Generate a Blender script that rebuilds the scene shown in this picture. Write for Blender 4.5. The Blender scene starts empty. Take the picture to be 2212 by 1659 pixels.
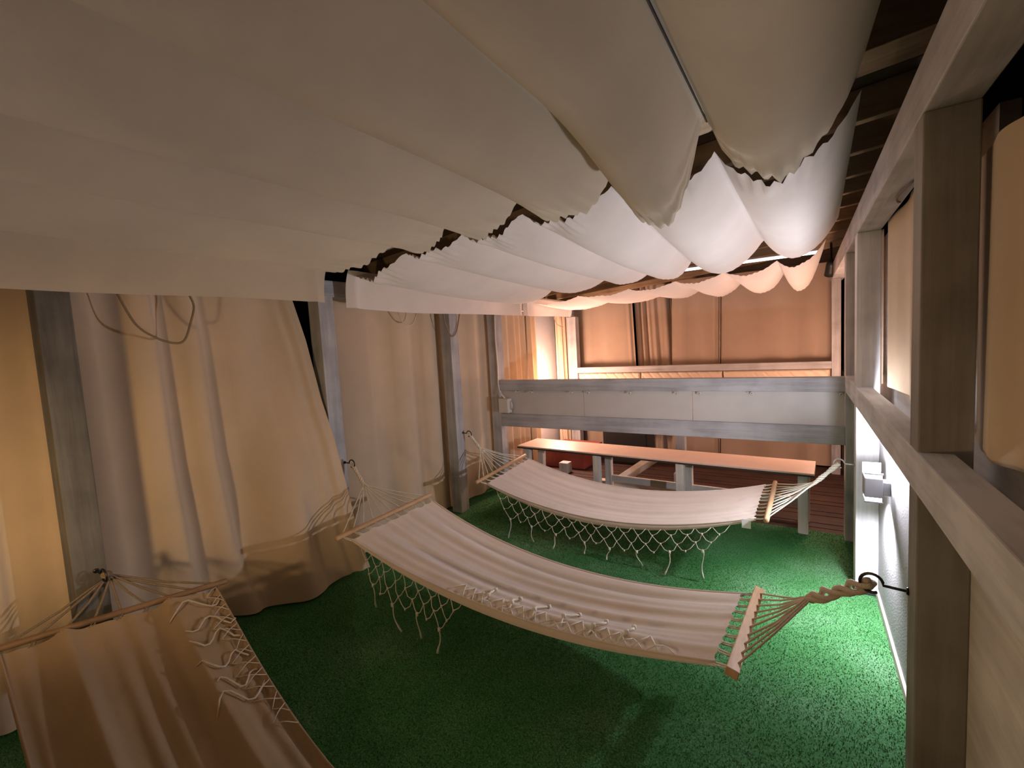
import bpy, math, random
import numpy as np
from mathutils import Vector, Matrix

# ------------------------------------------------------------------ camera
sc = bpy.context.scene
col = sc.collection
F_PX, W_PX, H_PX = 975.0, 2212.0, 1659.0
def _n(v): return v / np.linalg.norm(v)
_Y = _n(np.array([1735 - W_PX / 2, -(715 - H_PX / 2), -F_PX]))     # along the room
_X = -np.array([-406 - W_PX / 2, -(836 - H_PX / 2), -F_PX])
_X = _n(_X - _Y * (_X @ _Y))                                       # across the room
_Z = np.cross(_X, _Y)
CAMZ = 1.6
cd = bpy.data.cameras.new('camera')
cam = bpy.data.objects.new('camera', cd)
col.objects.link(cam)
cd.sensor_width = 36.0
cd.lens = F_PX / W_PX * 36.0
cd.clip_start = 0.02
cam.matrix_world = Matrix(((_X[0], _X[1], _X[2], 0), (_Y[0], _Y[1], _Y[2], 0), (_Z[0], _Z[1], _Z[2], CAMZ), (0, 0, 0, 1)))
sc.camera = cam

# ------------------------------------------------------------------ world (night) and exposure
w = bpy.data.worlds.new('night'); sc.world = w; w.use_nodes = True
w.node_tree.nodes['Background'].inputs[0].default_value = (0.012, 0.014, 0.03, 1)
w.node_tree.nodes['Background'].inputs[1].default_value = 0.02
sc.view_settings.view_transform = 'Standard'
sc.view_settings.look = 'None'
sc.view_settings.gamma = 1.0
sc.view_settings.exposure = 0.0
sc.cycles.max_bounces = 14
sc.cycles.diffuse_bounces = 8
sc.cycles.sample_clamp_indirect = 6.0

# lamp strengths (watts of each of a sconce's two bulbs) and colours
WHITE_UP, WHITE_DOWN, WHITE_C = 87.0, 92.0, (0.95, 0.93, 1.04)
PINK_UP, PINK_DOWN, PINK_C = 120.0, 40.0, (1.0, 0.58, 0.42)
WARM_W, WARM_C = 50.0, (1.0, 0.68, 0.36)


rnd = random.Random(7)

# ------------------------------------------------------------------ materials
def newmat(name):
    m = bpy.data.materials.new(name); m.use_nodes = True
    nt = m.node_tree; nt.nodes.clear()
    out = nt.nodes.new('ShaderNodeOutputMaterial')
    return m, nt, out
def nd(nt, t, **kw):
    n = nt.nodes.new(t)
    for k, v in kw.items():
        if k.startswith('i_'):
            key = k[2:]
            n.inputs[int(key) if key.isdigit() else key.replace('_', ' ')].default_value = v
        else: setattr(n, k, v)
    return n
def ramp(nt, pts):
    r = nt.nodes.new('ShaderNodeValToRGB')
    el = r.color_ramp.elements
    while len(el) < len(pts): el.new(0.5)
    for e, (p, c) in zip(el, pts): e.position = p; e.color = (*c, 1)
    return r
def cloth(name, base, trans=0.25, dirt=0.12, weave=900, wrinkle=0.15, wscale=3.0):
    m, nt, out = newmat(name); L = nt.links.new
    tc = nd(nt, 'ShaderNodeTexCoord')
    n1 = nd(nt, 'ShaderNodeTexNoise', i_Scale=1.7, i_Detail=5.0, i_Roughness=0.6)
    L(tc.outputs['Object'], n1.inputs['Vector'])
    d = tuple(c * (1 - dirt) for c in base); u = tuple(min(1, c * (1 + dirt * 0.4)) for c in base)
    r = ramp(nt, [(0.3, d), (0.7, u)]); L(n1.outputs[0], r.inputs[0])
    n2 = nd(nt, 'ShaderNodeTexNoise', i_Scale=float(weave), i_Detail=1.0)
    L(tc.outputs['Object'], n2.inputs['Vector'])
    n3 = nd(nt, 'ShaderNodeTexNoise', i_Scale=wscale, i_Detail=4.0, i_Distortion=1.2)
    L(tc.outputs['Object'], n3.inputs['Vector'])
    b1 = nd(nt, 'ShaderNodeBump', i_Strength=wrinkle, i_Distance=0.03); L(n3.outputs[0], b1.inputs['Height'])
    b2 = nd(nt, 'ShaderNodeBump', i_Strength=0.25, i_Distance=0.001)
    L(n2.outputs[0], b2.inputs['Height']); L(b1.outputs[0], b2.inputs['Normal'])
    df = nd(nt, 'ShaderNodeBsdfDiffuse', i_Roughness=0.8); tr = nd(nt, 'ShaderNodeBsdfTranslucent')
    mx = nd(nt, 'ShaderNodeMixShader'); mx.inputs[0].default_value = trans
    for s in (df, tr): L(r.outputs[0], s.inputs['Color']); L(b2.outputs[0], s.inputs['Normal'])
    L(df.outputs[0], mx.inputs[1]); L(tr.outputs[0], mx.inputs[2]); L(mx.outputs[0], out.inputs[0])
    return m
def wood(name, dark, light, axis='x', grain=1.0, rough=0.7, wear=None):
    m, nt, out = newmat(name); L = nt.links.new
    tc = nd(nt, 'ShaderNodeTexCoord'); mp = nd(nt, 'ShaderNodeMapping')
    s = {'x': (1.5, 28, 28), 'y': (28, 1.5, 28), 'z': (28, 28, 1.5)}[axis]
    mp.inputs['Scale'].default_value = tuple(v * grain for v in s)
    L(tc.outputs['Object'], mp.inputs[0])
    n1 = nd(nt, 'ShaderNodeTexNoise', i_Scale=1.0, i_Detail=6.0, i_Roughness=0.65, i_Distortion=0.4)
    L(mp.outputs[0], n1.inputs['Vector'])
    n2 = nd(nt, 'ShaderNodeTexNoise', i_Scale=4.0, i_Detail=4.0); L(tc.outputs['Object'], n2.inputs['Vector'])
    mixf = nd(nt, 'ShaderNodeMath', operation='MULTIPLY_ADD'); mixf.inputs[1].default_value = 0.5
    L(n2.outputs[0], mixf.inputs[0])
    hf = nd(nt, 'ShaderNodeMath', operation='MULTIPLY'); hf.inputs[1].default_value = 0.5
    L(n1.outputs[0], hf.inputs[0]); L(hf.outputs[0], mixf.inputs[2])
    r = ramp(nt, [(0.36, dark), (0.58, light)]); L(mixf.outputs[0], r.inputs[0])
    bs = nd(nt, 'ShaderNodeBsdfPrincipled', i_Roughness=rough)
    bs.inputs['Specular IOR Level'].default_value = 0.3
    bp = nd(nt, 'ShaderNodeBump', i_Strength=0.35, i_Distance=0.004); L(n1.outputs[0], bp.inputs['Height'])
    L(r.outputs[0], bs.inputs['Base Color']); L(bp.outputs[0], bs.inputs['Normal']); L(bs.outputs[0], out.inputs[0])
    return m
def plain(name, c, rough=0.5, metal=0.0, noise=0.0, nscale=60.0, bump=0.0, emit=0.0, spec=0.5):
    m, nt, out = newmat(name); L = nt.links.new
    bs = nd(nt, 'ShaderNodeBsdfPrincipled', i_Roughness=rough, i_Metallic=metal)
    bs.inputs['Specular IOR Level'].default_value = spec
    bs.inputs['Base Color'].default_value = (*c, 1)
    tc = nd(nt, 'ShaderNodeTexCoord')
    n1 = nd(nt, 'ShaderNodeTexNoise', i_Scale=nscale, i_Detail=4.0); L(tc.outputs['Object'], n1.inputs['Vector'])
    if noise:
        r = ramp(nt, [(0.3, tuple(x * (1 - noise) for x in c)), (0.7, tuple(min(1, x * (1 + noise)) for x in c))])
        L(n1.outputs[0], r.inputs[0]); L(r.outputs[0], bs.inputs['Base Color'])
    if bump:
        bp = nd(nt, 'ShaderNodeBump', i_Strength=bump, i_Distance=0.004)
        L(n1.outputs[0], bp.inputs['Height']); L(bp.outputs[0], bs.inputs['Normal'])
    if emit:
        bs.inputs['Emission Color'].default_value = (*c, 1); bs.inputs['Emission Strength'].default_value = emit
    L(bs.outputs[0], out.inputs[0])
    return m
def turf_mat():
    m, nt, out = newmat('turf'); L = nt.links.new
    tc = nd(nt, 'ShaderNodeTexCoord')
    n1 = nd(nt, 'ShaderNodeTexNoise', i_Scale=2.2, i_Detail=3.0); L(tc.outputs['Object'], n1.inputs['Vector'])
    n2 = nd(nt, 'ShaderNodeTexNoise', i_Scale=130.0, i_Detail=2.0); L(tc.outputs['Object'], n2.inputs['Vector'])
    ad = nd(nt, 'ShaderNodeMath', operation='MULTIPLY_ADD'); ad.inputs[1].default_value = 0.35
    L(n1.outputs[0], ad.inputs[0])
    h = nd(nt, 'ShaderNodeMath', operation='MULTIPLY'); h.inputs[1].default_value = 0.65
    L(n2.outputs[0], h.inputs[0]); L(h.outputs[0], ad.inputs[2])
    r = ramp(nt, [(0.3, (0.022, 0.098, 0.028)), (0.5, (0.040, 0.165, 0.046)), (0.7, (0.165, 0.285, 0.18))])
    L(ad.outputs[0], r.inputs[0])
    bs = nd(nt, 'ShaderNodeBsdfPrincipled', i_Roughness=0.8)
    bs.inputs['Specular IOR Level'].default_value = 0.12
    L(r.outputs[0], bs.inputs['Base Color']); L(bs.outputs[0], out.inputs[0])
    return m
M = {}
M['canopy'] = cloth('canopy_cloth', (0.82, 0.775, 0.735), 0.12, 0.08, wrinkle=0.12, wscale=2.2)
M['canopy_beige'] = cloth('beige_canopy_cloth', (0.66, 0.59, 0.475), 0.12, 0.10, wrinkle=0.14, wscale=2.2)  # darker, yellower base than the other canopy cloths
M['hammock_dim'] = cloth('dim_lit_hammock_cotton', (0.42, 0.31, 0.20), 0.12, 0.14, wrinkle=0.25, wscale=5.0)  # dim warm light on the near hammock put into its brown base
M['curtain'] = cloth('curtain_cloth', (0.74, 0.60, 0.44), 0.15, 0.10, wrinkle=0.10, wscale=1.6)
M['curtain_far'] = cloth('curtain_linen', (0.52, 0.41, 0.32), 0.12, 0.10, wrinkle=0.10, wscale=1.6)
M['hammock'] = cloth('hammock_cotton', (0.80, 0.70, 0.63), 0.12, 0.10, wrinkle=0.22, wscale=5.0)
M['rope'] = plain('cotton_rope', (0.58, 0.49, 0.38), 0.9, noise=0.2, nscale=300, bump=0.5, spec=0.1)
M['rope_white'] = plain('white_cotton_cord', (0.72, 0.68, 0.58), 0.9, noise=0.15, nscale=300, bump=0.5, spec=0.1)
M['rope_brown'] = plain('brown_jute_rope', (0.26, 0.19, 0.12), 0.9, noise=0.25, nscale=300, bump=0.6, spec=0.1)
for a in 'xyz':
    M['light_' + a] = wood('glare_lit_whitewashed_wood_' + a, (0.40, 0.395, 0.40), (0.62, 0.62, 0.63), a)  # lighter whitewash copy; glare on girt and lamp post put into its colour
    M['wash_' + a] = wood('whitewashed_wood_' + a, (0.26, 0.26, 0.27), (0.44, 0.445, 0.46), a)
    M['brown_' + a] = wood('dark_roof_wood_' + a, (0.055, 0.038, 0.026), (0.13, 0.095, 0.065), a)
    M['pine_' + a] = wood('rafter_pine_' + a, (0.22, 0.15, 0.09), (0.38, 0.28, 0.17), a)
    M['white_' + a] = wood('white_painted_wood_' + a, (0.50, 0.47, 0.43), (0.70, 0.66, 0.61), a)
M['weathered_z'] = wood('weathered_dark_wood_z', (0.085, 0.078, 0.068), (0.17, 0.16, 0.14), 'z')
M['shadow_wood_z'] = wood('shaded_timber_z', (0.16, 0.145, 0.125), (0.26, 0.245, 0.22), 'z')  # shade on the thick right post put into a darker base colour
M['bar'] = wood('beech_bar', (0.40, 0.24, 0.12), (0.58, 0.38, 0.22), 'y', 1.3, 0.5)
M['bar_dark'] = wood('backlit_bar', (0.16, 0.09, 0.045), (0.28, 0.17, 0.09), 'y', 1.3, 0.5)  # darker bar copy; backlit shade put into the wood colour
M['panel'] = plain('white_laminate', (0.52, 0.50, 0.475), 0.45, noise=0.04, nscale=6)
M['stucco'] = plain('white_stucco', (0.32, 0.315, 0.32), 0.85, noise=0.06, nscale=120, bump=0.5)
M['deck'] = wood('red_brown_deck', (0.02, 0.011, 0.009), (0.05, 0.024, 0.019), 'x', 0.8, 0.6)
M['tabletop'] = plain('cream_tabletop', (0.66, 0.50, 0.42), 0.45, noise=0.04, nscale=8)
M['edge'] = plain('dark_edging', (0.03, 0.022, 0.018), 0.5)
M['steel'] = plain('dark_steel', (0.06, 0.055, 0.05), 0.4, 0.9)
M['steel_light'] = plain('zinc_steel', (0.55, 0.55, 0.55), 0.35, 0.9)
M['grey'] = plain('grey_lamp_metal', (0.33, 0.33, 0.35), 0.5, 0.2)
M['plastic'] = plain('cream_plastic', (0.58, 0.56, 0.50), 0.5)
M['black'] = plain('black_plastic', (0.012, 0.012, 0.013), 0.5)
M['quilt'] = plain('cream_quilted_vinyl', (0.62, 0.50, 0.38), 0.5, noise=0.03, nscale=20)
M['red'] = plain('red_lacquer', (0.20, 0.045, 0.035), 0.5, noise=0.15, nscale=8)
M['base'] = plain('dark_rubber', (0.02, 0.02, 0.02), 0.8)
M['tag'] = plain('white_tag', (0.85, 0.84, 0.82), 0.6)
M['turf'] = turf_mat()
def emitter(name, c, s):
    m, nt, out = newmat(name)
    e = nd(nt, 'ShaderNodeEmission', i_Strength=s); e.inputs[0].default_value = (*c, 1)
    nt.links.new(e.outputs[0], out.inputs[0]); return m
M['glow_white'] = emitter('white_lamp_glass', WHITE_C, 9.0)
M['glow_pink'] = emitter('pink_lamp_glass', PINK_C, 6.0)
M['glow_warm'] = emitter('warm_lamp_glass', WARM_C, 3.0)
M['glow_tube'] = emitter('pink_tube_glass', (1.0, 0.80, 0.85), 5.0)

# ------------------------------------------------------------------ mesh helpers
class MB:
    def __init__(s): s.v = []; s.f = []
    def add(s, v, f):
        o = len(s.v); s.v += [tuple(p) for p in v]; s.f += [tuple(i + o for i in q) for q in f]
        return s
    def box(s, a, b):
        x0, y0, z0 = a; x1, y1, z1 = b
        return s.add([(x0,y0,z0),(x1,y0,z0),(x1,y1,z0),(x0,y1,z0),(x0,y0,z1),(x1,y0,z1),(x1,y1,z1),(x0,y1,z1)],
                     [(0,3,2,1),(4,5,6,7),(0,1,5,4),(1,2,6,5),(2,3,7,6),(3,0,4,7)])
    def bar(s, p, q, wd, ht, up=(0, 0, 1)):
        p = Vector(p); q = Vector(q); d = (q - p).normalized()
        sx = d.cross(Vector(up)).normalized() * wd / 2; sz = sx.cross(d).normalized() * ht / 2
        vs = [e + a * sx + b * sz for e in (p, q) for a, b in ((-1,-1),(1,-1),(1,1),(-1,1))]
        return s.add(vs, [(0,1,2,3),(7,6,5,4),(0,4,5,1),(1,5,6,2),(2,6,7,3),(3,7,4,0)])
    def tube(s, pts, r, n=6, close=True):
        pts = [Vector(p) for p in pts]; rs = r if isinstance(r, (list, tuple)) else [r] * len(pts)
        rings = []; prev = None
        for i, p in enumerate(pts):
            t = (pts[min(i + 1, len(pts) - 1)] - pts[max(i - 1, 0)])
            if t.length < 1e-9: t = Vector((0, 0, 1))
            t.normalize()
            if prev is None:
                a = Vector((0, 0, 1)) if abs(t.z) < 0.9 else Vector((1, 0, 0))
                nx = t.cross(a).normalized()
            else: nx = (prev - t * prev.dot(t)).normalized()
            prev = nx; ny = t.cross(nx)
            rings.append([p + rs[i] * (math.cos(2 * math.pi * k / n) * nx + math.sin(2 * math.pi * k / n) * ny) for k in range(n)])
        v = [p for R in rings for p in R]; f = []
        for i in range(len(rings) - 1):
            for k in range(n):
                f.append((i*n+k, i*n+(k+1)%n, (i+1)*n+(k+1)%n, (i+1)*n+k))
        if close:
            f.append(tuple(range(n - 1, -1, -1))); f.append(tuple((len(rings) - 1) * n + k for k in range(n)))
        return s.add(v, f)
    def grid(s, fn, nu, nv):
        v = [fn(i / (nu - 1), j / (nv - 1)) for i in range(nu) for j in range(nv)]
        f = [(i*nv+j, (i+1)*nv+j, (i+1)*nv+j+1, i*nv+j+1) for i in range(nu - 1) for j in range(nv - 1)]
        return s.add(v, f)
    def build(s, name, mat, parent=None, origin=None, bevel=0.0, smooth=False):
        o0 = Vector(origin) if origin is not None else (wloc(parent) if parent else Vector((0, 0, 0)))
        me = bpy.data.meshes.new(name)
        me.from_pydata([tuple(Vector(p) - o0) for p in s.v], [], s.f); me.update()
        if mat: me.materials.append(M[mat] if isinstance(mat, str) else mat)
        if smooth:
            me.polygons.foreach_set('use_smooth', [True] * len(me.polygons))
        o = bpy.data.objects.new(name, me); col.objects.link(o)
        if parent is not None:
            o.parent = parent; o.location = o0 - wloc(parent)
        else: o.location = o0
        if bevel:
            b = o.modifiers.new('bevel', 'BEVEL'); b.width = bevel; b.segments = 2; b.limit_method = 'ANGLE'
        return o
def wloc(o):
    p = Vector((0, 0, 0))
    while o is not None: p += Vector(o.location); o = o.parent
    return p
def tag(o, label, cat, group=None, kind=None):
    o['label'] = label; o['category'] = cat
    if group: o['group'] = group
    if kind: o['kind'] = kind
    return o
def struct(o): o['kind'] = 'structure'; return o
def thing(name, label, cat, loc, group=None):
    o = bpy.data.objects.new(name, None); col.objects.link(o); o.location = loc; o.empty_display_size = 0.05
    return tag(o, label, cat, group)
def lerp(a, b, t): return a + (b - a) * t
def lerpv(a, b, t): return Vector(a).lerp(Vector(b), t)
def interp(x, xs, ys): return float(np.interp(x, xs, ys))

# key planes of the bay: left posts' faces, right posts' faces, heights
XL, XLF = -2.95, -2.83
XR, XRF = 0.37, 0.26
YF = 4.10                      # the cross frame between this bay and the pink one
YB = 6.00                      # the far frame
YN = -1.6                      # end of the tent behind the camera

# ------------------------------------------------------------------ setting: floor, walls, roof
struct(MB().box((-3.6, YN - .1, -0.1), (0.6, YF + .12, 0.0)).build('floor', 'turf'))
dk = MB()
for i in range(26):
    y0 = YF + .12 + i * 0.10
    dk.box((-3.6, y0, -0.1), (0.6, y0 + 0.094, -0.006 + 0.002 * (i % 3)))
struct(dk.build('floor', 'deck'))
struct(MB().box((XR, 1.71, 0), (XR + .06, 3.30, 1.13)).build('wall_right', 'stucco'))
struct(MB().box((XR, YN, 0), (XR + .06, 1.71, 1.13)).build('wall_right', 'white_y'))
struct(MB().box((XR, 3.42, 0), (XR + .06, 6.5, 1.13)).build('wall_right', 'brown_y'))
struct(MB().box((XR - .012, 1.78, 0), (XR, 3.30, 0.045)).build('baseboard_right', 'white_y', bevel=.002))
struct(MB().box((-3.3, YN - .08, 0), (0.6, YN, 2.6)).build('wall_back', 'brown_z'))
struct(MB().box((XR + .06, YN, 1.10), (XR + .10, 1.73, 2.0)).box((XR + .06, 1.73, 1.10), (XR + .10, 6.5, 2.16)).build('wall_right', 'white_y'))
struct(MB().box((-3.3, 6.50, 2.18), (0.6, 6.54, 2.62)).build('wall_far', 'pine_x'))
def roofz(x): return 2.215 + 0.085 * (x + 2.95)
rf = MB(); rf2 = MB()
y = YN - .1
while y < 6.7:
    x1 = 0.62 if not (1.15 < y < 1.62) else 0.12      # a stretch of boards is missing by the right wall
    a, b = (-3.2, roofz(-3.2) + .16), (x1, roofz(x1) + .16)
    (rf if y < 4.25 else rf2).add([(a[0], y, a[1]), (b[0], y, b[1]), (b[0], y + .135, b[1]), (a[0], y + .135, a[1]),
            (a[0], y, a[1] + .02), (b[0], y, b[1] + .02), (b[0], y + .135, b[1] + .02), (a[0], y + .135, a[1] + .02)],
           [(0,3,2,1),(4,5,6,7),(0,1,5,4),(1,2,6,5),(2,3,7,6),(3,0,4,7)])
    y += 0.14
ceil = struct(rf.build('ceiling', 'brown_x'))
struct(rf2.build('ceiling', 'pine_x'))
for i, y in enumerate((-0.9, -0.2, 0.5, 1.05, 1.66, 2.06, 2.62, 3.06, 3.5, 3.9, 4.3, 4.8, 5.3, 5.8, 6.3)):
    hw = 0.09 if y == 2.06 else 0.025
    a, b = (-3.1, roofz(-3.1) + .02), (0.55, roofz(0.55) + .02)
    hh = .138
    MB().add([(a[0], y-hw, a[1]), (b[0], y-hw, b[1]), (b[0], y+hw, b[1]), (a[0], y+hw, a[1]),
              (a[0], y-hw, a[1]+hh), (b[0], y-hw, b[1]+hh), (b[0], y+hw, b[1]+hh), (a[0], y+hw, a[1]+hh)],
             [(0,3,2,1),(4,5,6,7),(0,1,5,4),(1,2,6,5),(2,3,7,6),(3,0,4,7)]).build('rafter', 'pine_x', ceil, bevel=.003)

# ------------------------------------------------------------------ timber posts and beams
def post(x0, x1, y0, y1, z1, label, mat='wash_z', group='whitewashed timber posts', name='timber_post', z0=0.0):
    o = MB().box((x0, y0, z0), (x1, y1, z1)).build(name, mat, origin=((x0+x1)/2, (y0+y1)/2, z0), bevel=.004)
    return tag(o, label, 'post', group)
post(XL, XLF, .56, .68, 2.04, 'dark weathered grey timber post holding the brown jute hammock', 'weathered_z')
post(XL, XLF, 1.95, 2.07, 2.04, 'grey timber post beside the dark gap between two left curtains')
post(XL, XLF, 3.33, 3.45, 2.04, 'slim grey timber post that carries the rear hammock by the left curtains')
post(XL, XLF, YF, YF+.12, 2.04, 'grey timber post with a junction box at the left end of the cross frame')
post(XLF-.06, XLF+.08, YB, YB+.12, 1.99, 'pink-lit timber post at the left end of the quilted rail')
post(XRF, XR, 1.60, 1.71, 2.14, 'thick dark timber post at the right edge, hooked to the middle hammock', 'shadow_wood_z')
pl = post(XRF, XR, 3.30, 3.42, 2.14, 'timber post glowing white behind the up-down wall lamp', 'light_z')
MB().box((XRF-.006, 3.292, 0), (XR-.001, 3.4205, .022)).build('footing', 'base', pl, bevel=.002)
post(XRF, XR, YF, YF+.12, 2.14, 'grey timber post at the right end of the cross frame')
post(XRF-.0, XR-.03, YB, YB+.12, 2.14, 'pink-lit timber post at the right end of the quilted rail')
b = MB().box((XRF, YN, 2.14), (XR, 6.3, 2.285)).build('top_beam', 'wash_y', origin=(XRF, 2, 2.14), bevel=.004)
tag(b, 'long overhead timber beam running along the tops of the right posts', 'beam')
b = MB().box((XL-.06, YN, 2.04), (XL+.05, 6.3, 2.16)).build('top_beam', 'wash_y', origin=(XL, 2, 2.04), bevel=.004)
tag(b, 'timber beam over the left posts hidden behind the hanging canopy edge', 'beam')
b = MB().box((XRF-.003, YN, 1.14), (XR-.035, YF+.02, 1.255)).build('girt_beam', 'light_y', origin=(XRF, 2, 1.14), bevel=.004)
tag(b, 'waist-high horizontal timber rail along the right wall above the wall lamp', 'rail')

# ------------------------------------------------------------------ canopy cloths
def smooth(t): t = max(0, min(1, t)); return t * t * (3 - 2 * t)
def vnoise(x, y, s=0):
    return (math.sin(3.1*x + 1.7*y + s) + math.sin(5.3*x - 2.9*y + 2.1*s) * .6 + math.sin(9.7*x + 7.1*y + .7*s) * .35) / 1.95
def canopy(label, y0, y1, ties0, ties1, sag0, sag1, seed, group='canopy cloths', ease=1.0, mat='canopy', crk=(1, 1), pinch=None):
    """ties: (x, z) points the cloth is tied up at on its near and far edges, sag: how deep each swag hangs"""
    root = thing('canopy_cloth', label, 'canopy', (-1.3, (y0 + y1) / 2, 2.3), group)
    n = len(ties0) - 1; K = 34; NV = 90
    us = [(k, j / K) for k in range(n) for j in range(K)] + [(n - 1, 1.0)]
    v = []; f = []
    for (k, s) in us:
        for j in range(NV):
            t = j / (NV - 1)
            t = 0.5 - 0.5 * math.cos(math.pi * t)
            y = lerp(y0, y1, t)
            xa, za = lerp(ties0[k][0], ties1[k][0], t), lerp(ties0[k][1], ties1[k][1], t)
            xb, zb = lerp(ties0[k+1][0], ties1[k+1][0], t), lerp(ties0[k+1][1], ties1[k+1][1], t)
            d = lerp(sag0[k], sag1[k], smooth((t - (1 - ease)) / ease))
            prof = (1 - abs(2 * s - 1) ** 2.1)
            x = lerp(xa, xb, s); z = lerp(za, zb, s) - d * prof
            # small crinkles where the hem is bunched at the ties
            e = min(t, 1 - t) * (y1 - y0)
            hem = math.exp(-(e / 0.16) ** 2)
            cr = (crk[1] if t > .5 else crk[0]) * math.sin(38 * s + 3 * k + seed + 9 * e) * math.sin(23 * s + 1.7 * k)
            z += hem * (0.022 * cr * (0.3 + prof) * (math.sin(math.pi * s) ** .5 if 0 < s < 1 else 0))
            z += 0.006 * vnoise(x * 2.2, y * 1.3, seed + k)
            if pinch:
                dx, dy = x - pinch[0], y - pinch[1]; rr = math.hypot(dx, dy)
                z += .016 * min(1, rr / .06) * math.exp(-rr / .22) * math.sin(9 * math.atan2(dy, dx) + .7)
            yy = y + hem * (1 if t > .5 else -1) * (0.02 * math.sin(7 * s + k * 2.3 + seed) - 0.05 * (1 - prof) )
            # tie rows are held at the rafters, the cloth between them hangs a little lower
            z -= 0.03 * math.sin(math.pi * t) * (0.4 + 0.6 * prof)
            v.append((x, yy, z))
    for i in range(len(us) - 1):
        for j in range(NV - 1):
            f.append((i*NV+j, (i+1)*NV+j, (i+1)*NV+j+1, i*NV+j+1))
    MB().add(v, f).build('cloth', mat, root, smooth=True)
    return root
def valance(root, y0, y1, zt, zb, seed, x=-2.80, mat='canopy'):
    def fn(u, v):
        y = lerp(y0, y1, u); z = lerp(zt, zb, v) + 0.012 * math.sin(2.1 * u * (y1 - y0) + seed) * v
        xx = x + 0.018 * math.sin(5 * y + seed) * v + 0.02 * math.sin(2.3 * y + 2 * seed) * v
        e = min(u, 1 - u) * (y1 - y0)
        xx += 0.03 * math.exp(-((e - .07) / .035) ** 2) * (0.4 + .6 * v)
        # the top edge folds inward onto the roof line
        xx += 0.05 * (1 - v) ** 3
        return (xx, y, z)
    MB().grid(fn, 90, 14).build('valance', mat, root, smooth=True)

t1n = [(-2.78,2.22),(-2.20,2.27),(-1.72,2.31),(-1.20,2.36),(-.72,2.40),(-.322,2.455),(.30,2.50)]
t1f = [(-2.78,2.20),(-2.09,2.29),(-1.66,2.31),(-1.18,2.345),(-.693,2.385),(-.322,2.465),(.158,2.455)]
c1 = canopy('big off-white canopy cloth overhead nearest the viewer, dim and deeply sagging',
            -1.5, 2.04, t1n, t1f, [.04,.09,.11,.12,.14,.15], [.05,.09,.115,.17,.34,.28], 1, ease=.24, mat='canopy_beige', crk=(0, 1), pinch=(-.322, 2.0))
valance(c1, -1.5, 1.99, 2.235, 1.975, 1.0, mat='canopy_beige')
# the dark seam cord along one tie row
MB().tube([(-.322, 1.0 + .02*k, 2.437 + .0004*k) for k in range(53)], .004, 6).build('seam_cord', 'steel', c1)
t2n = [(-2.78,2.20),(-2.26,2.28),(-1.755,2.315),(-1.32,2.335),(-.804,2.375),(-.323,2.405),(.187,2.486)]
t2f = [(-2.78,2.10),(-2.15,2.155),(-1.58,2.185),(-1.18,2.20),(-.80,2.245),(-.26,2.33),(.22,2.42)]
c2 = canopy('bright white canopy cloth over the two rear hammocks, lit from the wall lamp',
            2.19, 4.22, t2n, t2f, [.10,.08,.085,.11,.14,.22], [.06,.055,.06,.10,.16,.20], 2.6, crk=(1, .12))
valance(c2, 2.16, 4.62, 2.22, 1.955, 3.0)
t3n = [(-2.78,2.12),(-2.2,2.15),(-1.6,2.16),(-1.1,2.185),(-.65,2.215),(-.2,2.26),(.17,2.39)]
t3f = [(-2.78,2.09),(-2.19,2.145),(-1.464,2.157),(-1.04,2.184),(-.59,2.217),(-.177,2.245),(.165,2.40)]
c3 = canopy('pink-lit scalloped canopy cloth over the far seating bay',
            4.85, 6.0, t3n, t3f, [.04,.04,.05,.06,.08,.14], [.03,.05,.07,.13,.17,.27], 4.4, crk=(.3, .25))
valance(c3, 4.66, 6.1, 2.20, 1.98, 5.0, x=-2.82)

# ------------------------------------------------------------------ curtains
def curtain(label, top, bot, zt, zb, amp, folds, axis='y', off=0.0, seed=0.0, mat='curtain', group='tan curtains', gather=None, bulge=None, hem=0.0, endfn=None, harm=.35):
    """top/bot: start and end along the wall at the top and the bottom; off: distance of the wall plane"""
    r = random.Random(int(seed * 100) + 5)
    ph = [r.uniform(0, 6.28) for _ in range(4)]
    L = abs(top[1] - top[0])
    nu = max(60, int(L * 90)); nv = 44
    def fn(u, v):
        a = lerp(lerp(top[0], top[1], u), lerp(bot[0], bot[1], u), v)
        if endfn: a = lerp(top[0], endfn(v), u)
        p = u * folds * 2 * math.pi
        w_ = p + .9 * math.sin(p * .31 + ph[0]) + .6 * math.sin(p * .17 + ph[1])
        h = math.sin(w_ + ph[2]) + harm * math.sin(2.1 * w_ + ph[3] + v * .8)
        h = math.copysign(abs(h) ** .8, h)
        am = amp * (0.75 + .35 * v + .25 * math.sin(p * .23 + ph[3]))
        n = am * h
        if gather:                                     # (centre u, width, extra amplitude) : tight bunched pleats
            for c, wd, ea in gather:
                g = math.exp(-((u - c) / wd) ** 2)
                n = n * (1 - .6 * g) + g * ea * math.sin(u * L * 2 * math.pi / .085)
        if bulge: n += bulge(a, v)
        z = lerp(zt, zb, v) + (hem * math.sin(p * .5 + ph[1]) * max(0, v - .9) * 10 if hem else 0)
        return (off + n, a, z) if axis == 'y' else (a, off - n, z)
    m = MB().grid(fn, nu, nv)
    cy = (top[0] + top[1]) / 2
    o = m.build('curtain', mat, origin=(off, cy, zb) if axis == 'y' else (cy, off, zb), smooth=True)
    return tag(o, label, 'curtain', group)
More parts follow.
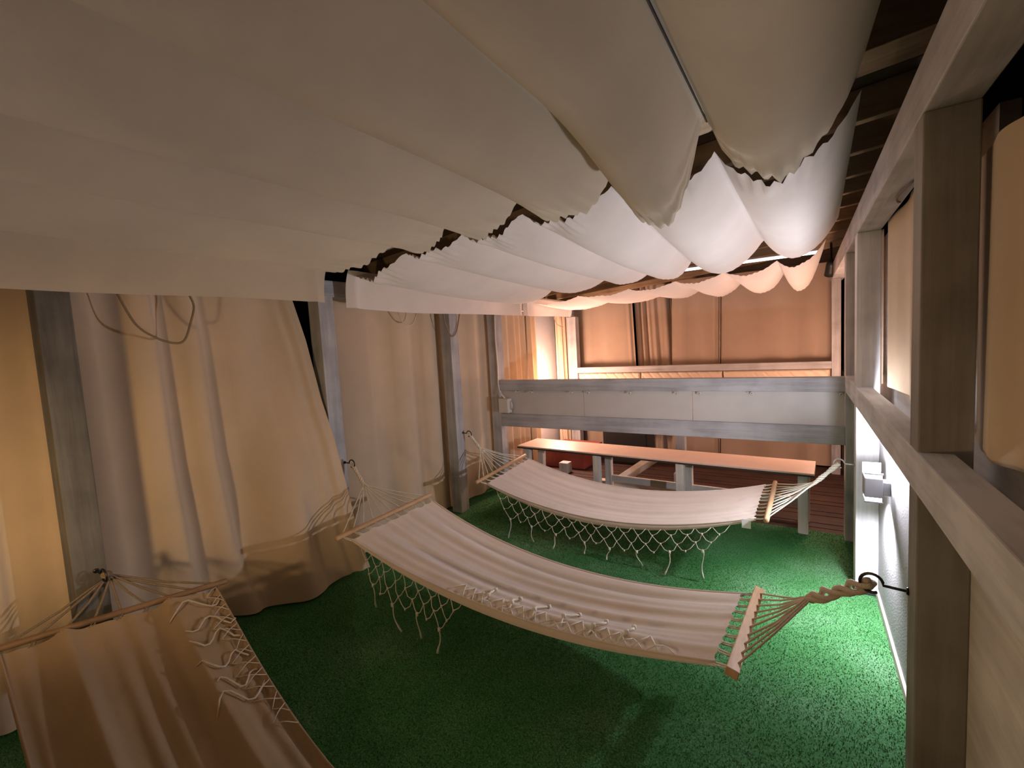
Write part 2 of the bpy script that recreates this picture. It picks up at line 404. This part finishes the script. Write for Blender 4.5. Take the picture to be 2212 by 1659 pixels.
# left wall, from the near end to the cross frame
curtain('golden-lit tan curtain at the left edge, beside the shaded near post', (YN, .60), (YN, .60), 2.06, .01, .030, 8, off=-3.02, seed=1.1)
curtain('wide tan curtain left of the dark gap, its edge swept across a post',
        (.60, 1.86), (.60, 2.12), 2.06, .015, .040, 4.6, off=-3.045, seed=2.3, harm=.12,
        gather=[(.95, .05, .016)],
        endfn=lambda v: interp(v, (0, .16, .37, .5, .7, .85, 1), (1.86, 1.90, 1.925, 1.94, 2.01, 2.05, 2.13)),
        bulge=lambda a, v: interp(v, (0, .16, .37, .5, 1), (.02, .09, .17, .25, .27)) * smooth((a - lerp(1.66, 1.22, v)) / lerp(.20, .42, v)))
curtain('pale tan curtain hanging straight between the second and third left posts', (2.06, 3.435), (2.06, 3.435), 2.06, .012, .027, 3.4, off=-3.01, seed=3.7, harm=.15)
curtain('narrow tan curtain strip beside the cross frame on the left wall', (3.45, 4.20), (3.45, 4.20), 2.06, .012, .018, 2.2, off=-3.0, seed=4.2, harm=.15)
# left wall of the pink bay
curtain('pink-lit curtain just behind the junction box post', (4.225, 4.99), (4.225, 4.99), 2.06, .02, .035, 4.5, off=-3.01, seed=5.9, group='pink-lit curtains')
curtain('narrow pleated curtain bunch left of the bright gap', (5.00, 5.24), (5.00, 5.26), 2.06, .02, .03, 2.2, off=-2.96, seed=6.4, group='pink-lit curtains')
curtain('curtain gathered aside right of the bright gap in the far left corner', (5.78, 6.18), (5.80, 6.18), 2.06, .02, .03, 3.2, off=-2.96, seed=7.4, group='pink-lit curtains',
        bulge=None)
o = MB().box((-3.10, 5.10, 0.0), (-3.06, 5.95, 2.06)).build('white_board', 'stucco', origin=(-3.08, 5.5, 0))
tag(o, 'bright white board seen through the gap between the far left curtains', 'board')
# far wall
fk = dict(zt=2.355, zb=.02, axis='x', off=6.30, mat='curtain_far', group='far wall curtains')
curtain('tan far curtain left of the dark slit, next to the corner post', (-2.95, -2.02), (-2.95, -1.95), amp=.022, folds=2.2, harm=.12, seed=8.1, gather=[(.97, .05, .02)], **fk)
curtain('bunched far curtain folds just left of the black slit', (-2.02, -1.53), (-1.95, -1.42), amp=.03, folds=2.6, seed=9.2, gather=[(.25, .22, .025)], **{**fk, 'off': 6.43})
curtain('flat far curtain just right of the black slit', (-1.47, -.87), (-1.52, -.92), amp=.016, folds=1.6, harm=.12, seed=10.4, gather=[(.97, .07, .025)], **fk)
curtain('widest far curtain panel at the right end of the far wall', (-.862, .36), (-.912, .36), amp=.018, folds=3.0, harm=.12, seed=11.5, **fk)
# right wall above the rail
rk = dict(axis='y', amp=.012, mat='curtain', group='right wall curtains')
curtain('pale curtain strip between the thick dark post and the lamp post', (1.76, 3.28), (1.76, 3.22), 2.16, 1.28, folds=2.2, off=.392, seed=12.2, **rk)
curtain('yellowish curtain at the right edge of the view above the rail', (YN, 1.74), (YN, 1.74), 2.03, 1.262, folds=8, off=.392, seed=13.3, **rk)
curtain('grey curtain strip between the lamp post and the cross frame post', (3.42, 4.10), (3.42, 4.10), 2.16, 1.262, folds=3, off=.39, seed=14.1, **rk)
curtain('pink-lit curtain on the right side of the far bay', (4.22, 6.25), (4.22, 6.25), 2.16, 1.14, folds=8, off=.39, seed=15.1, **rk)

# ------------------------------------------------------------------ cross frame and far frame
fr = thing('cross_frame', 'whitewashed cross frame with three white panels between two beams', 'railing', (-1.28, YF+.06, .73))
MB().box((XLF, YF, 1.135), (XRF, YF+.10, 1.245)).build('top_rail', 'wash_x', fr, bevel=.004)
MB().box((XLF, YF, .735), (XRF, YF+.10, .875)).build('bottom_rail', 'wash_x', fr, bevel=.004)
for a, b2 in ((XLF+.002, -1.843), (-1.838, -.818), (-.813, XRF-.002)):
    MB().box((a, YF+.03, .86), (b2, YF+.05, 1.145)).build('panel', 'panel', fr, bevel=.002)
for hx in (-2.60, -2.425, -1.955, -1.775, -1.36, -.94, -.751, -.351, .235):
    m = MB()
    m.tube([(hx, YF+.03, 1.118), (hx, YF-.012, 1.118)], .004, 8)
    m.tube([(hx + .012*math.sin(t), YF-.012 - .003*t, 1.118 + .012 - .012*math.cos(t) - .012) for t in np.linspace(0, 5, 10)], .004, 6)
    m.tube([(hx, YF+.028, 1.118), (hx, YF+.018, 1.118)], .010, 10)
    m.build('hook', 'plastic', fr, smooth=True)
jb = thing('junction_box', 'small cream junction box at the left end of the cross frame', 'junction box', (-2.74, YF-.02, .90))
MB().box((-2.80, YF-.075, .895), (-2.675, YF-.0, 1.05)).build('body', 'plastic', jb, bevel=.006)
MB().box((-2.795, YF-.082, .90), (-2.68, YF-.0755, 1.045)).build('cover', 'plastic', jb, bevel=.004)
MB().tube([(-2.66, YF-.04, .93), (-2.645, YF-.045, .96), (-2.645, YF-.045, .995), (-2.66, YF-.04, 1.02)], .006, 8).build('latch', 'plastic', jb, smooth=True)
MB().tube([(-2.83, YF-.01, 2.0), (-2.835, YF-.012, 1.7), (-2.828, YF-.012, 1.4), (-2.832, YF-.014, 1.22), (-2.81, YF-.03, 1.14), (-2.77, YF-.05, 1.09), (-2.73, YF-.045, 1.05)], .008, 8).build('cable', 'plastic', jb, smooth=True)

ff = thing('quilted_rail', 'pink-lit far rail with three quilted cream back panels', 'railing', (-1.25, YB+.05, .6))
MB().box((XLF+.08, YB, 1.175), (XRF, YB+.09, 1.255)).build('top_rail', 'wash_x', ff, bevel=.004)
MB().box((XLF+.08, YB, .56), (XRF, YB+.09, .70)).build('bottom_rail', 'wash_x', ff, bevel=.004)
for a, b2 in ((XLF+.085, -1.845), (-1.835, -.835), (-.825, XRF-.01)):
    m = MB()
    nx = 70; nz = 24
    def quilt(u, v, a=a, b2=b2):
        x = lerp(a, b2, u); z = lerp(.69, 1.17, v)
        # chevron stitched lines pressed into the padding
        d = abs(((x + abs(((z - .69) % .24) - .12) * .9) % .12) - .06) / .06
        e = min(u * (b2 - a), (1-u) * (b2 - a), (z - .69), (1.17 - z)) / .02
        return (x, YB + .045 - .03 * min(1, max(0, e)) ** .5 - .008 * min(1, d * 2.2), z)
    m.grid(quilt, 150, 60); m.box((a, YB+.045, .69), (b2, YB+.07, 1.17))
    m.build('back_panel', 'quilt', ff, smooth=False)

# ------------------------------------------------------------------ long table under the frame
tb = thing('long_table', 'long narrow cream-topped table with white legs under the cross frame', 'table', (-1.32, 4.4, 0), None)
ang = math.atan2(4.06 - 4.18, .07 + 2.70)
ca, sa = math.cos(ang), math.sin(ang)
def tp(u, w_, z):                     # u along the table from its left front corner, w_ across
    return (-2.70 + u * ca - w_ * sa, 4.20 + u * sa + w_ * ca, z)
TL, TWD = 2.77, .42
def obox(m, u0, u1, w0, w1, z0, z1):
    return m.add([tp(u0,w0,z0),tp(u1,w0,z0),tp(u1,w1,z0),tp(u0,w1,z0),tp(u0,w0,z1),tp(u1,w0,z1),tp(u1,w1,z1),tp(u0,w1,z1)],
                 [(0,3,2,1),(4,5,6,7),(0,1,5,4),(1,2,6,5),(2,3,7,6),(3,0,4,7)])
top = obox(MB(), 0, TL, 0, TWD, .488, .502).build('tabletop', 'tabletop', tb, bevel=.002)
obox(MB(), -.002, TL+.002, -.002, TWD+.002, .474, .4885).build('edge_band', 'edge', tb, bevel=.001)
for u in (.06, .90, 1.72, 2.66):
    for w_ in (.03, .32):
        obox(MB(), u, u + .07, w_, w_ + .06, 0, .474).build('leg', 'white_z', tb, bevel=.003)
obox(MB(), .13, 2.66, .345, .37, .38, .474).build('apron', 'white_x', tb, bevel=.003)
obox(MB(), .97, 2.66, .335, .365, .12, .19).build('stretcher', 'white_x', tb, bevel=.003)
# picnic style bench further back, a tilted brace and a post block
bn = thing('timber_brace', 'white timber ground rail with a slanting brace behind the long table', 'brace', (-1.4, 5.0, 0))
MB().bar((-1.95, 4.66, .04), (-.75, 4.74, .04), .09, .07).build('ground_rail', 'white_x', bn, bevel=.003)
MB().bar((-1.72, 4.72, .06), (-1.36, 5.08, .31), .06, .15, up=(.5, -.3, .8)).build('brace', 'white_x', bn, bevel=.003)
pb = thing('timber_post', 'short white timber post standing on a block behind the long table', 'post', (-1.12, 5.0, 0))
MB().box((-1.19, 4.96, .0), (-1.05, 5.10, .14)).build('base_block', 'white_z', pb, bevel=.006)
MB().box((-1.17, 4.98, .14), (-1.07, 5.08, .74)).build('shaft', 'wash_z', pb, bevel=.003)
o = MB().box((-2.58, 4.95, 0), (-2.46, 5.07, .13)).build('wooden_block', 'wash_z', origin=(-2.52, 5.0, 0), bevel=.006)
tag(o, 'small wooden block on the dark floor near the red crate', 'block')
rc = thing('red_crate', 'low red crate against the far left wall beyond the table', 'crate', (-2.62, 5.5, 0))
MB().box((-2.9, 5.2, 0), (-2.35, 5.22, .22)).box((-2.9, 5.78, 0), (-2.35, 5.8, .22)).box((-2.9, 5.22, 0), (-2.88, 5.78, .22)).box((-2.37, 5.22, 0), (-2.35, 5.78, .22)).box((-2.88, 5.22, .01), (-2.37, 5.78, .03)).build('body', 'red', rc, bevel=.003)
MB().box((-2.91, 5.19, .20), (-2.34, 5.81, .235)).build('lid', 'red', rc, bevel=.004)
o = thing('black_speaker_box', 'black box on the floor under the far quilted rail', 'box', (-2.0, 5.75, 0))
MB().box((-2.25, 5.62, 0), (-1.65, 5.92, .52)).build('body', 'black', o, bevel=.01)
MB().box((-2.22, 5.612, .03), (-1.68, 5.62, .49)).build('grille', 'black', o, bevel=.004)

# ------------------------------------------------------------------ lamps
def sconce(label, x, y, z, side, glow, c, up, down, soft=.03, downang=134):
    """side: +1 fixed to a wall on its +x side, -1 on its -x side"""
    t = thing('wall_lamp', label, 'wall lamp', (x, y, z), 'up-down wall lamps')
    h = .038
    MB().box((x-h, y-.05, z-.05), (x+h, y+.05, z+.05)).build('body', 'grey', t, bevel=.004)
    xa, xb = (x+h, XR) if side > 0 else (XL - .03, x-h)
    MB().box((xa, y-.035, z-.04), (xb, y+.035, z+.03)).build('bracket', 'grey', t, bevel=.003)
    MB().box((x-h+.004, y-.046, z+.05), (x+h-.004, y+.046, z+.07)).build('diffuser', glow, t, bevel=.002)
    MB().box((x-h+.004, y-.046, z-.07), (x+h-.004, y+.046, z-.05)).build('diffuser', glow, t, bevel=.002)
    for dz in (.07, -.078):
        MB().box((x-h, y-.05, z+dz), (x+h, y-.042, z+dz+.008)).build('rim', 'grey', t)
    MB().box((x-h, y+.044, z+.05), (x+h, y+.05, z+.112)).build('light_baffle', 'grey', t)  # added plate, blocks the upper bulb's light towards the cross frame
    for dz, e in ((.105, up), (-.105, down)):
        ld = bpy.data.lights.new('bulb', 'POINT' if dz > 0 else 'SPOT'); ld.energy = e; ld.color = c; ld.shadow_soft_size = soft
        if dz < 0: ld.spot_size = math.radians(downang); ld.spot_blend = .9
        lo = bpy.data.objects.new('bulb', ld); col.objects.link(lo); lo.parent = t; lo.location = (0 if dz > 0 else .028 * side, 0, dz * .9)
    return t
sconce('grey up-down wall lamp glowing white on the right wall below the rail', .30, 2.92, .78, 1, 'glow_white', WHITE_C, WHITE_UP, WHITE_DOWN)
sconce('pink wall lamp hidden behind the cross frame on the far left wall', -2.76, 5.35, 1.0, -1, 'glow_pink', PINK_C, PINK_UP, PINK_DOWN, .10)
sconce('added pink fill lamp hidden behind the cross frame on the far right wall', .30, 5.1, 1.0, 1, 'glow_pink', PINK_C, PINK_UP * .6, PINK_DOWN * .05, .10)  # unseen fill lamp added to even out the far bay's pink light
# a capped lantern standing behind the viewer: unseen cap and dish added to keep the glow off the canopy and the floor
LX, LY = -1.85, -.38
lt = thing('standing_lantern', 'golden lantern on a pole outside the view', 'lantern', (LX, LY, 0))
def disc(z, r0, r1, h):
    m = MB(); n = 24
    v = [(LX + r * math.cos(2*math.pi*k/n), LY + r * math.sin(2*math.pi*k/n), zz) for r, zz in ((r0, z), (r1, z + h)) for k in range(n)]
    f = [(k, (k+1) % n, n + (k+1) % n, n + k) for k in range(n)] + [tuple(range(n-1, -1, -1)), tuple(range(n, 2*n))]
    return m.add(v, f)
disc(1.095, .17, .03, .06).build('added_cap', 'grey', lt)
disc(.92, .20, .22, .02).build('added_dish', 'grey', lt)
disc(0, .14, .13, .02).build('base', 'steel', lt)
MB().tube([(LX, LY, .02), (LX, LY, .92)], .014, 12).build('pole', 'steel', lt)
MB().tube([(LX, LY, .94), (LX, LY, .98)], .02, 12).build('socket', 'grey', lt)
for k in range(3):
    a = math.pi / 4 + .3 + k * 2 * math.pi / 3
    MB().tube([(LX + .1 * math.cos(a), LY + .1 * math.sin(a), .93), (LX + .1 * math.cos(a), LY + .1 * math.sin(a), 1.105)], .003, 6).build('upright', 'steel', lt)
ld = bpy.data.lights.new('bulb', 'POINT'); ld.energy = WARM_W; ld.color = WARM_C; ld.shadow_soft_size = .07
lo = bpy.data.objects.new('bulb', ld); col.objects.link(lo); lo.parent = lt; lo.location = (0, 0, 1.02)
tl = thing('tube_lamp', 'glowing pinkish tube lamp under the roof of the far bay', 'tube lamp', (-.6, 5.2, 2.36))
MB().tube([(-1.35, 5.20, 2.325), (.13, 5.20, 2.325)], .012, 10).build('tube', 'glow_tube', tl, smooth=True)
MB().box((-1.37, 5.185, 2.34), (.15, 5.215, 2.36)).build('housing', 'plastic', tl, bevel=.003)
sp = thing('spotlight', 'black spotlight hanging under the canopy in the far right corner', 'spotlight', (.24, 5.8, 2.24))
MB().tube([(.245, 5.74, 2.29), (.245, 5.78, 2.27), (.24, 5.84, 2.21), (.235, 5.87, 2.17)], [.03, .045, .048, .05], 16).build('head', 'black', sp, smooth=True)
MB().tube([(.245, 5.80, 2.27), (.245, 5.80, 2.36), (.245, 5.80, 2.49)], .01, 8).build('bracket', 'black', sp, smooth=True)

# ------------------------------------------------------------------ hammocks, hooks
def ring(c, r, ax1, ax2, a0, a1, n=18):
    c = Vector(c); ax1 = Vector(ax1); ax2 = Vector(ax2)
    return [c + r * (math.cos(t) * ax1 + math.sin(t) * ax2) for t in np.linspace(a0, a1, n)]
def hook(face, d, label, mat='steel', r=.028, shank=.05):
    """screw hook: a straight shank out of the post along d, then an open ring; returns ring centre"""
    face = Vector(face); d = Vector(d).normalized(); c = face + d * (shank + r)
    pts = [face - d * .02, face + d * shank * .6]
    pts += ring(c, r, -d, Vector((0, 0, 1)), 0.0, 5.2, 18)
    m = MB().tube(pts, .0045, 8); m.tube([face, face + d * .004], .011, 10)
    o = m.build('screw_hook', mat, origin=face, smooth=True)
    tag(o, label, 'hook', 'hammock hooks')
    return c
def twisted(m, p, q, r, turns, lay=.012, n=26, strands=2):
    p = Vector(p); q = Vector(q); d = (q - p).normalized()
    a = d.cross(Vector((0, 0, 1))).normalized(); b_ = d.cross(a)
    for k in range(strands):
        pts = []
        for i in range(n):
            t = i / (n - 1); th = 2 * math.pi * (turns * t + k / strands)
            rr = lay * (1 - .3 * math.cos(2 * math.pi * t * 2))
            pts.append(p.lerp(q, t) + rr * (math.cos(th) * a + math.sin(th) * b_))
        m.tube(pts, r, 7)
def hammock(label, hl, hr, kl, kr, bl, br, sag, vr, nrope=10, rope='rope', bar='bar', barr=.016, seed=1, foldamp=.010, shape=1.0,
            square_right=False, fringe=None, loop_r=.004, flap=.045, gap=.06, wrap=None, cmat='hammock', fmat='rope_white'):
    """hl/hr hook rings, kl/kr rope knots, bl/br spreader bars (near end, far end), sag (near edge, far edge)"""
    mid = lerpv(lerpv(*bl, .5), lerpv(*br, .5), .5)
    t = thing('hammock', label, 'hammock', (mid.x, mid.y, mid.z - .2), 'cotton hammocks')
    r = random.Random(seed)
    ph = [r.uniform(0, 6.28) for _ in range(6)]
    def bp(b, v): return lerpv(b[0], b[1], v)
    def base(u, v):
        """u along 0..1 between the bars, v across 0..1 of the bar"""
        p = bp(bl, v).lerp(bp(br, v), u)
        s = lerp(sag[0], sag[1], v)
        uu = max(0.0, u) ** shape
        p.z -= s * 4 * uu * (1 - uu)
        return p
    def prof(v, u):
        x = v * 1.0
        return (math.sin(24 * x + ph[0] + .8 * math.sin(2.5 * u + ph[4])) * .55 + math.sin(39 * x + ph[1] - 1.1 * u) * .4
                + math.sin(13 * x + ph[2] + .9 * u) * .6 + math.sin(67 * x + ph[3]) * .15)
    v0, v1 = vr
    g0 = gap / max(.1, (Vector(bl[0]) - Vector(br[0])).length)
    def cl(u, v):
        uu = lerp(g0, 1 - g0, u)
        narrow = 1 - .07 * math.sin(math.pi * u)          # edges draw in between the bars
        vv = .5 + (lerp(v0, v1, v) - .5) * narrow
        p = base(uu, vv)
        e = min(u, 1 - u)
        am = foldamp * (.45 + .55 * smooth(e / .25)) 
        p.z += am * prof(v, u) - .03 * math.sin(math.pi * v) * math.sin(math.pi * u)
        # scalloped hem between the lacing eyelets
        k = abs(math.sin(math.pi * v * (nrope - 1)))
        if e < .02: p.x += (.02 - e) / .02 * .012 * k * (1 if u < .5 else -1)
        return p
    body = MB().grid(cl, 90, 110).build('fabric', cmat, t, smooth=True)
    # hem flaps along the two long edges
    for ve, sgn in ((0.0, -1), (1.0, 1)):
        def fl(u, v, ve=ve, sgn=sgn):
            p = cl(u, ve); p.z -= v * flap * (.35 + .65 * math.sin(math.pi * u)); p.y += sgn * .006 * math.sin(math.pi * v); return p
        MB().grid(fl, 90, 5).build('hem', cmat, body, smooth=True)
        MB().tube([cl(i / 60, ve) + Vector((0, 0, .002)) for i in range(61)], .0045, 6).build('piping', cmat, body, smooth=True)
    for side, b_, kn, hk, sq in ((0, bl, kl, hl, False), (1, br, kr, hr, square_right)):
        d = (Vector(b_[1]) - Vector(b_[0])).normalized()
        p0, p1 = Vector(b_[0]) - d * .0, Vector(b_[1]) + d * .0
        if sq:
            bo = MB().bar(p0, p1, .042, .030, up=(.25, 0, 1)).build('spreader_bar', bar, t, bevel=.003)
        else:
            bo = MB().tube([p0, p0 + d * .006, p1 - d * .006, p1], [barr*.8, barr, barr, barr*.8], 14).build('spreader_bar', bar, t, smooth=True)
        kn = Vector(kn)
        for i in range(nrope):
            v = lerp(.05, .95, i / (nrope - 1))
            pb_ = bp(b_, v); 
            mpt = pb_.lerp(kn, .5) + Vector((0, 0, -.006 - .01 * r.random()))
            jit = Vector((r.uniform(-.006, .006), r.uniform(-.01, .01), r.uniform(-.008, .008)))
            MB().tube([pb_, pb_.lerp(mpt, .5), mpt, mpt.lerp(kn + jit, .5) , kn + jit, kn + jit + (Vector(hk) - kn) * .15], loop_r, 6).build('rope', rope, t, smooth=True)
            # short lacing between bar and cloth
            vv = lerp(v0, v1, i / (nrope - 1))
            e0 = cl(0.004 if side == 0 else .996, i / (nrope - 1))
            m = MB().tube([pb_, pb_.lerp(e0, .5) + Vector((0, .006, -.004)), e0], .0035, 5)
            m.tube([pb_, pb_.lerp(e0, .5) + Vector((0, -.008, -.004)), e0 + Vector((0, -.012, 0))], .003, 5)
            m.build('lacing', 'rope_white' if bar == 'bar' else rope, body, smooth=True)
        m = MB(); twisted(m, kn, hk, loop_r * (2.4 if sq else 1.9), 1.5 if sq else 3.0, .014 if sq else .007, 30, 3)
        m.tube([kn + (Vector(hk) - kn) * (-.05), kn, kn + (Vector(hk) - kn) * .12], [.012, .019 if sq else .012, .011], 8)
        m.build('twisted_rope', rope, t, smooth=True)
    # macrame fringe
    if fringe:
        u0, u1, n, d1, tl_, dy = fringe
        m = MB(); tr = r
        def edge(u): p = cl(u, 0.0); p.z -= flap * .5; return p
        E = [edge(lerp(u0, u1, i / n)) for i in range(n + 1)]
        rows = [E]
        for k in range(1, 4):
            pr = rows[-1]
            rows.append([(pr[i] + pr[i+1]) / 2 + Vector((tr.uniform(-.012, .012), dy / 3 + tr.uniform(-.008, .008), -d1 / 3 * tr.uniform(.75, 1.2))) for i in range(len(pr) - 1)])
        for k in range(3):
            for i, q in enumerate(rows[k+1]):
                for a in (rows[k][i], rows[k][i+1]):
                    md = (a + q) / 2 + Vector((tr.uniform(-.006, .006), tr.uniform(-.006, .006), -.012))
                    m.tube([a, md, q], .0024, 5)
                m.tube([q + Vector((0, 0, .006)), q - Vector((0, 0, .006))], .0055, 6)
        m.build('fringe_net', 'rope_white', t, smooth=True)
        L3 = rows[3]
        for i in range(0, len(L3), 2):
            q = L3[i]; ln = min(tl_ * tr.uniform(.8, 1.15), q.z - .012)
            if ln < .03: continue
            sx, sy = tr.uniform(-.03, .03), tr.uniform(-.03, .03)
            mm = MB()
            pts = [q + Vector((sx * s ** 1.5 + .008 * math.sin(5 * s + i), sy * s * s, -ln * s)) for s in np.linspace(0, 1, 8)]
            mm.tube(pts, [.0035] * 5 + [.0045, .006, .007], 6)
            mm.tube([q + Vector((0, 0, .008)), q - Vector((0, 0, .012))], .008, 6)
            mm.build('tassel', 'rope_white', t, smooth=True)
    # fringe thrown back onto the cloth
    if wrap:
        (w0, w1, nw, vv0, vv1) = wrap
        for i in range(nw):
            u = lerp(w0, w1, (i + .5) / nw) + r.uniform(-.012, .012)
            va, vb = vv0 + r.uniform(0, .03), vv1 + r.uniform(-.05, .05)
            pts = []
            for s in np.linspace(0, 1, 10):
                p = cl(max(0.0, u + .008 * s + (.006 if vv0 < .5 else .016) * math.sin((5 if vv0 < .5 else 8) * s + i)), lerp(va, vb, s))
                p.z += .008 + .010 * math.sin(math.pi * s) * r.uniform(.5, 1)
                pts.append(p)
            th = .7 if vv0 > .5 else 1.0
            mm = MB().tube(pts, [q * th for q in (.0065, .006, .005, .005, .005, .006, .006, .005, .005, .004)], 6)
            for kk in ((3, 9) if vv0 < .5 else ()): mm.tube([pts[kk] - Vector((.008, 0, 0)), pts[kk] + Vector((.008, .004, .004))], .009 * th, 6)
            mm.build('tassel', fmat, t, smooth=True)
        mm = MB()
        nn = nw * 3 if vv0 < .5 else nw * 2; tr_ = .0028 if vv0 < .5 else .002
        for i in range(nn):
            u = lerp(max(0.0, w0 - .05), w1 + .05, i / nn)

            ve = 0.0 if vv0 < .5 else 1.0; sg = 1 if vv0 < .5 else -1
            a = cl(u, ve); b_ = cl(u + .025, ve + sg * (.10 + r.uniform(-.04, .05))); c_ = cl(u + .05, ve)
            for p in (a, b_, c_): p.z += .006
            md = (a + b_) / 2; md.z += .008
            mm.tube([a, md, b_], tr_, 5); mm.tube([b_, (b_ + c_) / 2 + Vector((0, 0, .006)), c_], tr_, 5)
        mm.build('fringe_net', fmat, t, smooth=True)
    return t, cl

# middle hammock
c_l = hook((XLF, 2.05, .83), (1, .05, -.05), 'dark screw hook on the second left post holding the middle hammock')
c_r = hook((XRF, 1.69, .815), (-.95, .35, -.1), 'dark ring hook on the thick right post holding the middle hammock', r=.03, shank=.06)
h2, cl2 = hammock('striped-looking white hammock in the middle, its fringe partly thrown over the cloth', c_l, c_r, (-2.664, 2.07, .683), (.02, 1.885, .63),
        ((-2.434, 1.652, .481), (-2.371, 2.448, .526)), ((-.204, 1.554, .48), (-.181, 2.346, .378)),
        (.135, .165), (.09, .94), 10, seed=5, foldamp=.012, square_right=True, fringe=(.04, .42, 9, .16, .18, -.05), wrap=(.42, .86, 6, .02, .24))
# rear hammock
c_l = hook((XLF, 3.42, .79), (1, .02, -.1), 'dark screw hook on the third left post holding the rear hammock')
c_r = hook((XRF, 3.36, .775), (-1, .1, 0), 'pale lit screw hook on the lamp post holding the rear hammock', mat='steel_light')
h3, cl3 = hammock('smooth white hammock at the rear in front of the long table', c_l, c_r, (-2.64, 3.44, .64), (.06, 3.38, .635),
        ((-2.39, 3.021, .449), (-2.364, 3.819, .51)), ((-.188, 2.96, .497), (-.176, 3.76, .501)),
        (.205, .175), (.09, .95), 11, rope='rope_white', seed=11, foldamp=.005, fringe=(.05, .93, 17, .15, .17, -.06))
tg = cl3(.965, 0.0)
MB().box((tg.x - .005, tg.y - .012, tg.z - .045), (tg.x + .045, tg.y - .009, tg.z + .012)).build('care_tag', 'tag', h3)
# near hammock
c_l = hook((XLF, .64, .655), (1, .1, -.1), 'dark screw hook on the shaded near post holding the jute-roped hammock')
c_r = (.12, .40, .78)
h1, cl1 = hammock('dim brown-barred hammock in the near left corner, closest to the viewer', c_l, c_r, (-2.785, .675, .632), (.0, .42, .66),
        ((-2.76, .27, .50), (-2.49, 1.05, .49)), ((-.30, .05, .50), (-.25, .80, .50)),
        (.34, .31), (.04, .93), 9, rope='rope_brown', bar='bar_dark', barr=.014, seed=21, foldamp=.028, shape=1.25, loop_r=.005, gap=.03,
        fringe=None, wrap=(.02, .32, 6, .98, .74), cmat='hammock_dim', fmat='rope')
hook((XRF, .40, .80), (-1, 0, -.1), 'dark screw hook outside the view holding the near hammock')

# ------------------------------------------------------------------ hanging cords under the canopy edge
def cord(label, pts, r=.006, mat='rope_brown'):
    P = [Vector(p) for p in pts]; fine = []
    for i in range(len(P) - 1):
        p0, p1, p2, p3 = P[max(i-1, 0)], P[i], P[i+1], P[min(i+2, len(P)-1)]
        for s in np.linspace(0, 1, 8, endpoint=False):
            fine.append(.5 * ((2*p1) + (p2-p0)*s + (2*p0-5*p1+4*p2-p3)*s*s + (3*p1-p0-3*p2+p3)*s**3))
    fine.append(P[-1])
    o = MB().tube(fine, r, 8).build('tie_cord', mat, origin=P[0], smooth=True)
    return tag(o, label, 'cord', 'curtain tie cords')
cord('brown tie cord drooping in front of the wide left curtain, largest loop', [(-2.9, .87, 1.99), (-2.895, .93, 1.83), (-2.885, 1.01, 1.757), (-2.885, 1.09, 1.727), (-2.885, 1.14, 1.745), (-2.89, 1.18, 1.84), (-2.89, 1.205, 1.93), (-2.89, 1.19, 1.99)])
cord('faint pale tie cord drooping on the straight left curtain', [(-2.89, 2.73, 1.99), (-2.89, 2.78, 1.88), (-2.885, 2.84, 1.845), (-2.885, 2.91, 1.87), (-2.89, 2.98, 1.99)], .005, 'rope')
cord('brown tie cord looped in front of the third left post', [(-2.80, 3.22, 1.99), (-2.81, 3.25, 1.85), (-2.81, 3.33, 1.737), (-2.81, 3.41, 1.80), (-2.805, 3.47, 1.99)])
cord('dark tie cord against the bright gap in the far left corner', [(-2.9, 5.62, 2.02), (-2.9, 5.66, 1.94), (-2.9, 5.74, 1.88), (-2.9, 5.90, 1.85)])
cord('thin dark cable loop sticking out from the right curtain top', [(.375, 2.25, 2.15), (.34, 2.32, 2.13), (.33, 2.5, 2.13), (.345, 2.6, 2.13), (.37, 2.7, 2.15)], .004, 'steel')

# ------------------------------------------------------------------ turf pile
rng = np.random.default_rng(3)
N = 230000
px = rng.uniform(-3.05, XR - .005, N); py = rng.uniform(.15, YF + .12, N)
ht = rng.uniform(.004, .009, N); th = rng.uniform(0, 2 * np.pi, N); wd = rng.uniform(.0012, .0022, N)
ln = rng.uniform(0, .008, N); la = rng.uniform(0, 2 * np.pi, N)
V = np.empty((N, 3, 3))
V[:, 0] = np.stack([px - wd * np.cos(th), py - wd * np.sin(th), np.zeros(N)], 1)
V[:, 1] = np.stack([px + wd * np.cos(th), py + wd * np.sin(th), np.zeros(N)], 1)
V[:, 2] = np.stack([px + ln * np.cos(la), py + ln * np.sin(la), ht], 1)
keep = np.ones(N, bool)
for (x0, x1, y0, y1) in ((XRF, XR, 1.60, 1.71), (XRF, XR, 3.30, 3.42), (XRF, XR, YF, YF+.12), (XL, XLF, .56, .68), (XL, XLF, 1.95, 2.07), (XL, XLF, 3.33, 3.45), (XL, XLF, YF, YF+.12)):
    keep &= ~((px > x0) & (px < x1) & (py > y0) & (py < y1))
V = V[keep]; N = len(V)
me = bpy.data.meshes.new('turf_pile')
me.vertices.add(N * 3); me.vertices.foreach_set('co', V.reshape(-1))
me.loops.add(N * 3); me.loops.foreach_set('vertex_index', np.arange(N * 3, dtype=np.int32))
me.polygons.add(N); me.polygons.foreach_set('loop_start', np.arange(0, N * 3, 3, dtype=np.int32))
me.update(calc_edges=True); me.validate()
me.materials.append(M['turf'])
to = bpy.data.objects.new('turf_pile', me); col.objects.link(to)
tag(to, 'short green artificial turf pile covering the floor under the hammocks', 'artificial turf', kind='stuff')
